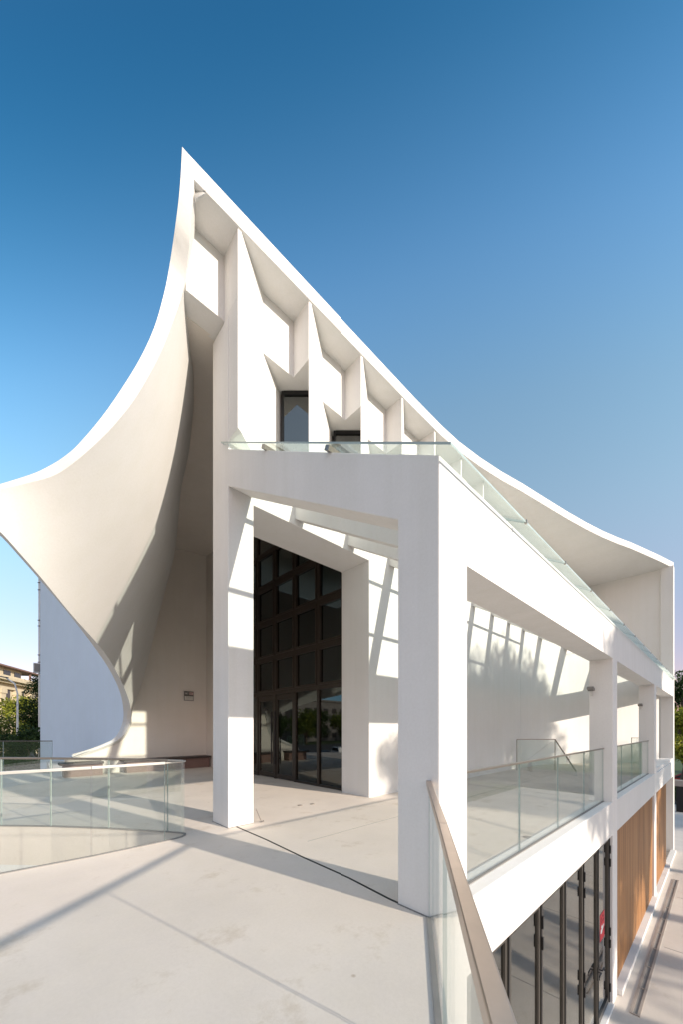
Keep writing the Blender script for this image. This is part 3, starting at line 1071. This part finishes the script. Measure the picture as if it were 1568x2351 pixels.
# ------------------------------------------------------------------ mast and box behind the wing
mp = W((91 - CX) / FX * 25, 25)
ma = empty('service_mast', (mp.x, mp.y, GZ), 'slim white pipe mast with brackets along the wing wall edge', 'mast')
m = MB()
m.tube([(mp.x, mp.y, GZ), (mp.x, mp.y, 13.5)], .08, 10)
m.build('pipe', 'mast_white', ma)
for z in (11.6, 11.1, 9.0, 8.6, 6.6, 6.1):
    m = MB()
    c = mp - ax * .07
    m.bar((c.x, c.y, z), (mp.x + ax.x * .12, mp.y + ax.y * .12, z), .2, .05)
    m.build('bracket', 'grey_frame', ma)
bx = W((85 - CX) / FX * 24.8, 24.8)
so_ = MB()
so_.box(bx.x - .2, bx.x + .2, bx.y - .18, bx.y + .18, 5.35, 6.0)
so_.box(bx.x - .16, bx.x + .16, bx.y - .21, bx.y - .18, 5.4, 5.95, 1)
so_.bar((bx.x, bx.y, 5.7), (mp.x, mp.y, 5.7), .05, .05, 1)
tag(so_.build('junction_box', ['mast_white', 'seal_grey'], bevel=.01), 'grey equipment box fixed to the mast beside the wing wall', 'box')

# ------------------------------------------------------------------ trees
def make_tree(name, loc, h, cr, trunk_h, nl, leaf, mat, label, group, seed, squash=1.0, lobes=9):
    rn = random.Random(seed)
    root = empty(name, loc, label, 'tree', group)
    x, y, z = loc
    t = MB()
    top = Vector((x, y, z + h * .8))
    bend_ = Vector((rn.uniform(-.3, .3), rn.uniform(-.3, .3), 0))
    r0 = .018 * h + .05
    t.tube([(x, y, z), Vector((x, y, z + trunk_h * .5)) + bend_ * .3, Vector((x, y, z + trunk_h)) + bend_, top + bend_ * 1.3], [r0 * 1.25, r0, r0 * .8, r0 * .15], 9)
    cen_z = z + (trunk_h + h) / 2
    hh = (h - trunk_h) / 2
    L = []
    for k in range(lobes):
        a = rn.uniform(0, 2 * math.pi)
        f = rn.uniform(-.8, .85)
        rr = cr * math.sqrt(max(.05, 1 - f * f)) * rn.uniform(.35, .8)
        c = Vector((x + math.cos(a) * rr, y + math.sin(a) * rr, cen_z + f * hh * .85))
        L.append((c, cr * rn.uniform(.30, .55)))
        base = Vector((x, y, z + trunk_h * rn.uniform(.75, 1.2))) + bend_
        t.tube([base, base.lerp(c, .5) + Vector((0, 0, .15 * cr)), c], [r0 * .42, r0 * .28, r0 * .08], 6)
    t.build('trunk', 'bark', root, smooth=True)
    L.append((Vector((x, y, cen_z + hh * .5)), cr * .5))
    vs, fs = [], []
    tw = sum(r ** 2 for _, r in L)
    for c, r in L:
        for _ in range(int(nl * r ** 2 / tw)):
            d = Vector((rn.gauss(0, 1), rn.gauss(0, 1), rn.gauss(0, 1))).normalized()
            p = c + Vector((d.x, d.y, d.z * squash)) * r * (rn.random() ** .45) * rn.choice((1, 1, 1, 1.18))
            n = (d + Vector((rn.gauss(0, .8), rn.gauss(0, .8), rn.gauss(0, .8)))).normalized()
            u = n.orthogonal().normalized()
            u.rotate(Matrix.Rotation(rn.uniform(0, 6.28), 3, n))
            w = n.cross(u)
            s = leaf * rn.uniform(.6, 1.35)
            o = len(vs)
            vs += [p - u * s, p - w * s * .42 + n * s * .12, p + u * s, p + w * s * .42 + n * s * .12]
            fs.append((o, o + 1, o + 2, o + 3))
    me = bpy.data.meshes.new('crown')
    me.from_pydata([tuple(v) for v in vs], [], fs)
    me.materials.append(MATS[mat])
    o = bpy.data.objects.new('crown', me)
    COL.objects.link(o)
    o.parent = root
    o.matrix_parent_inverse = world(root).inverted()
    return root


def at(u, yc, z=GZ):
    return tuple(W((u - CX) / FX * yc, yc, z))


LT = 'trees left of the wing wall'
make_tree('broadleaf_tree', at(46, 46), 10.6, 2.5, 2.6, 6500, .15, 'leaf_bright', 'sunlit yellow green tree in front of the sandstone building', LT, 1, lobes=12)
make_tree('broadleaf_tree', at(116, 33), 11.2, 2.1, 2.6, 6500, .12, 'leaf_dark', 'tall dark green tree touching the wing wall edge', LT, 2, lobes=13)
make_tree('broadleaf_tree', at(4, 27), 6.6, 1.9, 2.0, 4500, .11, 'leaf_mid', 'lower mid green tree at the left frame edge', LT, 3, lobes=11)
make_tree('broadleaf_tree', at(48, 26), 5.6, 1.5, 1.8, 4000, .11, 'leaf_dark', 'small dark rounded tree below the sunlit yellow green tree', LT, 4, lobes=10)
make_tree('broadleaf_tree', at(84, 25), 5.7, 1.5, 1.8, 4000, .11, 'leaf_dark', 'small dark tree nearest the wing wall above the glass fence', LT, 5, lobes=10)
make_tree('broadleaf_tree', at(-60, 34), 9.0, 2.8, 2.6, 3500, .16, 'leaf_mid', 'broad green tree just beyond the left frame edge', LT, 6)
RT = 'trees beyond the far end of the museum'
make_tree('broadleaf_tree', at(1566, 31), 8.0, 1.9, 2.4, 6500, .13, 'leaf_bright', 'yellow green tree at the right frame edge beyond the far pillar', RT, 7, lobes=12)
make_tree('broadleaf_tree', at(1578, 40), 12.2, 2.8, 3.0, 5000, .18, 'leaf_dark', 'taller dark tree behind the yellow green tree at the right frame edge', RT, 8, lobes=12)
ST_ = 'street trees along the museum front'
make_tree('street_tree', (16.1, -17.5, GZ), 15.9, 3.9, 7.2, 17000, .17, 'leaf_mid', 'largest street tree opposite the second arcade bay', ST_, 11, lobes=24)
make_tree('street_tree', (12.9, -17.0, GZ), 15.3, 2.8, 7.0, 9500, .16, 'leaf_mid', 'tall narrow street tree beside the largest one', ST_, 15, lobes=18)
make_tree('street_tree', (9.9, -15.5, GZ), 13.6, 2.2, 6.2, 7200, .16, 'leaf_mid', 'slim street tree opposite the second arcade column', ST_, 12, lobes=13)
make_tree('street_tree', (14.0, -20.5, GZ), 11.8, 3.1, 6.9, 2600, .17, 'leaf_mid', 'thin low street tree behind the largest one', ST_, 14, lobes=12)
make_tree('street_tree', (21.5, -19.0, GZ), 11.6, 2.8, 7.2, 4500, .17, 'leaf_mid', 'lower street tree opposite the far timber bay', ST_, 13, lobes=14)
for k in range(5):
    make_tree('street_tree', (31 + k * 8.5, -15.5 - (k % 2) * 3, GZ), 8.5 + (k * 37 % 5) * .6, 3.0, 2.6, 3200, .22, ('leaf_mid', 'leaf_dark')[k % 2],
              ['street tree just past the corner of the museum pavement', 'second street tree past the museum corner', 'third street tree past the museum corner', 'fourth street tree past the museum corner', 'last street tree of the row down the street'][k], ST_, 20 + k, lobes=12)
BT = 'trees on the far side of the car park'
for k in range(10):
    p = (-98 + k * 10.0, 99 + (k % 3) * 3.0, GZ)
    make_tree('park_tree', p, 10 + (k * 29 % 4), 5.6, 2.6, 2300, .45, ('leaf_dark', 'leaf_mid')[k % 2],
              'tree at the far side of the car park, ' + ['nearest its left corner', 'second from its left corner', 'third from its left corner', 'fourth from its left corner', 'fifth from its left corner',
                                                          'sixth from its left corner', 'seventh from its left corner', 'eighth from its left corner', 'ninth from its left corner', 'nearest the wing wall'][k], BT, 40 + k, lobes=12)
for k, (xa, xb, hh_, mt_) in enumerate(((-112, -78, 17, 'block_grey'), (-72, -38, 21, 'block_grey'), (-33, -8, 15, 'bench_front'))):
    ob = empty('office_block', (xa, 118, GZ), ['grey office block behind the left end of the car park trees', 'tall grey office block behind the middle of the car park trees', 'low brownish office block behind the right end of the car park trees'][k], 'building', 'blocks behind the car park')
    MB().box(xa, xb, 118, 130, GZ, GZ + hh_).build('wall', mt_, ob)
    MB().box(xa - .5, xb + .5, 117.5, 130.5, GZ + hh_ + .003, GZ + hh_ + .8).build('roof', mt_, ob)
    for fl in range(int((hh_ - 2) // 3.6)):
        for c_ in range(int((xb - xa - 3) // 5)):
            x_ = xa + 2.5 + c_ * 5
            wo = MB().box(x_, x_ + 2.6, 117.93, 117.998, GZ + 1.4 + fl * 3.6, GZ + 3.4 + fl * 3.6).build('window', 'window_dark', ob)

# low hedge by the fence
def hedge(a, b, w, h, n, leaf, label, seed):
    rn = random.Random(seed)
    a, b = Vector(a), Vector(b)
    d = (b - a)
    s = Vector((-d.y, d.x, 0)).normalized()
    vs, fs = [], []
    for _ in range(n):
        p = a + d * rn.random() + s * rn.uniform(-w / 2, w / 2)
        p.z = a.z + h * (rn.random() ** .5) * rn.uniform(.85, 1.08)
        nn = Vector((rn.gauss(0, 1), rn.gauss(0, 1), rn.gauss(.5, 1))).normalized()
        u = nn.orthogonal().normalized()
        u.rotate(Matrix.Rotation(rn.uniform(0, 6.28), 3, nn))
        w2 = nn.cross(u)
        q = leaf * rn.uniform(.6, 1.3)
        o = len(vs)
        vs += [p - u * q, p - w2 * q * .45, p + u * q, p + w2 * q * .45]
        fs.append((o, o + 1, o + 2, o + 3))
    me = bpy.data.meshes.new('hedge')
    me.from_pydata([tuple(v) for v in vs], [], fs)
    me.materials.append(MATS['leaf_dark'])
    o = bpy.data.objects.new('hedge', me)
    COL.objects.link(o)
    tag(o, label, 'hedge')


hedge(at(30, 17.5), at(150, 15.2), 1.0, 3.6, 7000, .09, 'dark clipped hedge rising behind the glass fence beside the wing wall', 61)
hedge(at(1540, 30), at(1600, 24), 1.2, .9, 1500, .1, 'low green hedge on the pavement edge beyond the far pillar', 62)

# ------------------------------------------------------------------ sandstone building at far left
sb = empty('stone_building', at(-10, 62), 'sunlit sandstone building with deep cornice and pilasters at far left', 'building')
p0, p1 = Vector(at(-120, 50)), Vector(at(112, 78))
dx = (p1 - p0).normalized()
nx = Vector((dx.y, -dx.x, 0))
if nx.dot(W(0, 0, GZ) - p0) < 0:
    nx = -nx
ZT = 10.2


def blk(s0, s1, o0, o1, z0, z1, mb, mi=0):
    a, b = p0 + dx * s0, p0 + dx * s1
    q = [a + nx * o0, b + nx * o0, b + nx * o1, a + nx * o1]
    mb.prism([(p.x, p.y) for p in q], z0, z1, mi)


LN = (p1 - p0).length
m = MB()
blk(0, LN, -12, 0, GZ, ZT, m)
m.build('wall', 'sand_stone', sb)
m = MB()
for o0, z0, z1 in ((.5, ZT - 1.9, ZT - 1.5), (.9, ZT - .9, ZT - .5), (1.5, ZT - .5, ZT), (.9, ZT, ZT + .4)):
    blk(-.3, LN + .3, .003, o0, z0, z1, m)
m.build('cornice', 'sand_stone', sb)
k, s_ = 0, 2.0
while s_ < LN - 2:
    m = MB()
    blk(s_, s_ + 1.3, .002, .55, GZ, ZT - 1.9, m)
    blk(s_ - .15, s_ + 1.45, .004, .7, ZT - 2.7, ZT - 1.95, m)
    m.build('pilaster', 'sand_stone', sb)
    for z0 in (GZ + 2, GZ + 6.2, GZ + 10.2):
        m = MB()
        blk(s_ + 2.1, s_ + 3.6, .002, .12, z0, z0 + 2.6, m)
        wo = m.build('window', 'sand_stone', sb)
        m = MB()
        blk(s_ + 2.25, s_ + 3.45, .121, .14, z0 + .15, z0 + 2.45, m)
        m.build('pane', 'window_dark', wo)
    s_ += 4.6
m = MB()
blk(8, 24, -9, -2.5, ZT + .4, ZT + 2.5, m)
m.build('roof_house', 'sand_stone', sb)
m = MB()
blk(7, 30, -10, -1.2, ZT + 2.5, ZT + 2.75, m)
m.build('pergola_roof', 'bench_front', sb)
m = MB()
for s2 in (25.5, 29.4):
    blk(s2, s2 + .3, -1.9, -1.6, ZT + .4, ZT + 2.5, m)
m.build('pergola_post', 'bench_front', sb)
for s2 in (10, 14, 18, 21.5):
    m = MB()
    blk(s2, s2 + 2.2, -2.499, -2.42, ZT + .9, ZT + 2.1, m)
    m.build('window', 'window_dark', sb)

# street lamp in front of it
lp = Vector(at(40, 26))
sl = empty('street_lamp', tuple(lp), 'grey street lamp with a curved arm before the yellow green tree', 'street lamp')
m = MB()
hq = lp - ax * .8
m.tube([lp, lp + Vector((0, 0, 5.5)), lp + Vector((0, 0, 8.2)), lp + ax * -.2 + Vector((0, 0, 8.9)), hq + Vector((0, 0, 9.3))], [.09, .07, .055, .05, .045], 10)
m.build('pole', 'mast_white', sl, smooth=True)
m = MB()
c = hq + Vector((0, 0, 9.32))
m.bar(c + ax * .1, c - ax * .55 + Vector((0, 0, .12)), .2, .08)
m.build('lamp_head', 'grey_frame', sl, bevel=.03)

# bollard-like dark gate post and low wall at the right edge
gp_ = Vector(at(1562, 24.5))
gt = empty('gate_post', tuple(gp_), 'dark gate post with a stone cap beyond the far pillar', 'post')
m = MB()
m.box(gp_.x - .2, gp_.x + .2, gp_.y - .2, gp_.y + .2, GZ, GZ + 1.75)
m.build('shaft', 'black_metal', gt, bevel=.01)
m = MB()
m.box(gp_.x - .3, gp_.x + .3, gp_.y - .3, gp_.y + .3, GZ + 1.75, GZ + 2.15)
m.build('cap', 'gutter', gt, bevel=.02)

# ------------------------------------------------------------------ parked cars
def make_car(paint, label, group, van=False):
    r = empty('parked_car', (0, 0, GZ), label, 'car', group)
    L_, H_, Wd = 4.4, (1.85 if van else 1.45), 1.78
    if van:
        prof = [(-2.2, .35), (-2.2, .95), (-2.1, 1.75), (-1.9, H_), (1.05, H_), (1.6, 1.15), (2.1, .98), (2.22, .6), (2.2, .35)]
        win = [(-1.8, 1.1), (-1.75, 1.68), (.95, 1.68), (1.35, 1.12)]
    else:
        prof = [(-2.2, .35), (-2.22, .75), (-2.1, .95), (-1.55, 1.0), (-1.05, 1.38), (-.6, H_), (.35, H_), (1.05, 1.0), (1.95, .86), (2.2, .66), (2.2, .35)]
        win = [(-1.3, 1.0), (-.95, 1.32), (.3, 1.36), (.85, 1.0)]
    m = MB()
    m.ext([(x, z + GZ) for x, z in prof], 'y', -Wd / 2, Wd / 2)
    m.build('body', paint, r, bevel=.07)
    for s in (-1, 1):
        m = MB()
        y = s * (Wd / 2)
        m.ext([(x, z + GZ) for x, z in win], 'y', min(y + s * .001, y + s * .012), max(y + s * .001, y + s * .012))
        m.build('window', 'car_window', r)
    for (xa, za, xb, zb) in (((.5, 1.36, .98, 1.05) if not van else (1.1, 1.74, 1.55, 1.2)), ((-.72, 1.37, -1.4, 1.06) if not van else (-2.0, 1.68, -2.13, 1.2))):
        m = MB()
        up = .02
        m.add([(xa, -.7, za + GZ + up), (xa, .7, za + GZ + up), (xb, .74, zb + GZ + up), (xb, -.74, zb + GZ + up),
               (xa, -.7, za + GZ - .01), (xa, .7, za + GZ - .01), (xb, .74, zb + GZ - .01), (xb, -.74, zb + GZ - .01)],
              [(0, 1, 2, 3), (7, 6, 5, 4), (0, 4, 5, 1), (1, 5, 6, 2), (2, 6, 7, 3), (3, 7, 4, 0)])
        m.build('windscreen', 'car_window', r)
    for x in (-1.35, 1.35):
        for s in (-1, 1):
            m = MB()
            y0, y1 = s * (Wd / 2 - .2), s * (Wd / 2 + .02)
            m.tube([(x, y0, GZ + .32), (x, y1, GZ + .32)], .32, 18)
            wo = m.build('wheel', 'tyre', r)
            m = MB()
            m.tube([(x, y1, GZ + .32), (x, y1 + s * .012, GZ + .32)], .19, 14)
            m.build('rim', 'rim', wo)
    for s in (-1, 1):
        m = MB()
        m.box(2.17, 2.235, s * .62 - .16, s * .62 + .16, GZ + .62, GZ + .76)
        m.build('headlight', 'lamp_clear', r)
        m = MB()
        m.box(-2.245, -2.19, s * .66 - .14, s * .66 + .14, GZ + .74, GZ + .9)
        m.build('tail_light', 'lamp_red', r)
    return r


CG = 'cars parked beyond the terrace'
paints = ['car_white', 'car_silver', 'car_dark', 'car_red']
names = {'car_white': 'white', 'car_silver': 'silver', 'car_dark': 'dark blue', 'car_red': 'red'}
protos = {(p, v): None for p in paints for v in (False, True)}
spots = []
for k in range(7):       # seen through the far left fence
    spots.append((tuple(W((-15 + k * 19 - CX) / FX * 58, 58 + (k % 3) * 4)), .6 + .15 * (k % 2), k))
for k in range(6):       # seen mirrored in the entrance glazing
    spots.append(((-34 - k * 3.1, 50 + k * 1.2, 0), 1.9, k + 3))
for k in range(3):
    spots.append(((-26 - k * 6.5, 42.5, 0), .1, k + 1))
spots.append(((W((1580 - CX) / FX * 34, 34).x, W((1580 - CX) / FX * 34, 34).y, 0), 1.45, 3))
spots.append(((W((1574 - CX) / FX * 45, 45).x, W((1574 - CX) / FX * 45, 45).y, 0), 1.5, 6))
words = ['nearest the left frame edge', 'second from the left', 'third from the left', 'fourth from the left', 'fifth from the left', 'sixth from the left', 'nearest the wing wall',
         'at the head of the reflected row', 'second in the reflected row', 'third in the reflected row', 'fourth in the reflected row', 'fifth in the reflected row', 'last in the reflected row',
         'parked side on at the row front', 'parked side on behind the front car', 'parked side on at the row end', 'on the side street beyond the dark gate post', 'farther up the side street beyond the far pillar']
for i, (pos, rz, k) in enumerate(spots):
    key = (paints[(k * 5 + i) % 4 if i % 3 else 0], k % 4 == 1)
    lab = '%s %s seen through the terrace fence, %s' % (names[key[0]], 'van' if key[1] else 'car', words[i]) if i < 7 else '%s %s in the car park, %s' % (names[key[0]], 'van' if key[1] else 'car', words[i])
    if protos[key] is None:
        o = protos[key] = make_car(key[0], lab, CG, key[1])
    else:
        o = copy_tree(protos[key])
    o.location = (pos[0], pos[1], GZ)
    o.rotation_euler = (0, 0, rz)
    o['label'] = lab
    o['category'] = 'van' if key[1] else 'car'
rc = None

# ------------------------------------------------------------------ light, sky, camera
# clear late-day sky: deepest opposite the sun, paler towards the sun and the horizon
SKY_TINT = [(-.6, (2.2, 1.4, .95)), (-.15, (2.0, 1.6, 1.05)), (.12, (1.42, 1.56, 1.27)), (.34, (.50, .97, .86)), (.54, (.14, .64, .66)), (.74, (.8, .8, .68)), (.97, (2.7, 1.65, 1.0)), (1.25, (3.7, 2.1, 1.2))]
SKY_TINT = [((q_ + .75) / 2.25, tuple(k_ / 4 for k_ in c_)) for q_, c_ in SKY_TINT]
SKY_LOW = [(0.0, (.70, .47, .56)), (.19, (.72, .55, .62)), (.45, (1.12, 1.06, .93)), (.75, (1, 1, 1))]
SKY_LOW = [(p_, tuple(k_ / 1.2 for k_ in c_)) for p_, c_ in SKY_LOW]
w = bpy.data.worlds.new('World')
SC.world = w
w.use_nodes = True
nt = w.node_tree
bg = nt.nodes['Background']
sky = nt.nodes.new('ShaderNodeTexSky')
sky.sky_type = 'NISHITA'
sky.sun_disc = False
sky.sun_elevation = math.radians(18.5)
sky.sun_rotation = math.atan2(SUN.x, SUN.y)
sky.air_density, sky.dust_density, sky.ozone_density = 1.0, .6, 6.0
geo = N(nt, 'ShaderNodeTexCoord')
sep = N(nt, 'ShaderNodeSeparateXYZ')
nt.links.new(geo.outputs['Generated'], sep.inputs[0])
ax_ = Vector((-ST - .275 * CT, -CT + .275 * ST, 1.0))       # runs from the pale far horizon to the deep blue overhead
dt_ = N(nt, 'ShaderNodeVectorMath', operation='DOT_PRODUCT')
nt.links.new(geo.outputs['Generated'], dt_.inputs[0])
dt_.inputs[1].default_value = ax_
ma_ = N(nt, 'ShaderNodeMath', operation='MULTIPLY_ADD', use_clamp=True)
nt.links.new(dt_.outputs['Value'], ma_.inputs[0])
ma_.inputs[1].default_value, ma_.inputs[2].default_value = 1 / 2.25, .75 / 2.25
tint = mixc(nt, 1.0, ramp(nt, ma_.outputs[0], SKY_TINT, True), ramp(nt, sep.outputs[2], SKY_LOW, True), 'MULTIPLY')
tint = mixc(nt, 1.0, tint, (4.8, 4.8, 4.8), 'MULTIPLY')
nt.links.new(mixc(nt, 1.0, sky.outputs[0], tint, 'MULTIPLY'), bg.inputs[0])
bg.inputs[1].default_value = .13
ld = bpy.data.lights.new('sun', 'SUN')
ld.energy, ld.angle, ld.color = 2.9, math.radians(.8), (1.0, .88, .74)
lo_ = bpy.data.objects.new('sun', ld)
lo_.rotation_euler = SUN.to_track_quat('Z', 'Y').to_euler()
lo_.location = (10, -30, 20)
COL.objects.link(lo_)
cd = bpy.data.cameras.new('camera')
cd.sensor_fit, cd.sensor_width = 'HORIZONTAL', 36
cd.lens = 36 * FX / 1568
cd.shift_y = (HY - 1175) / 1568
cd.clip_start, cd.clip_end = .02, 3000
co = bpy.data.objects.new('camera', cd)
co.location = EYE
co.rotation_euler = (math.pi / 2, 0, -TH)
COL.objects.link(co)
SC.camera = co
SC.view_settings.view_transform = 'Standard'
SC.view_settings.look = 'None'
SC.view_settings.exposure = 1.1
SC.cycles.max_bounces = 10
SC.cycles.transparent_max_bounces = 24
SC.cycles.use_denoising = True
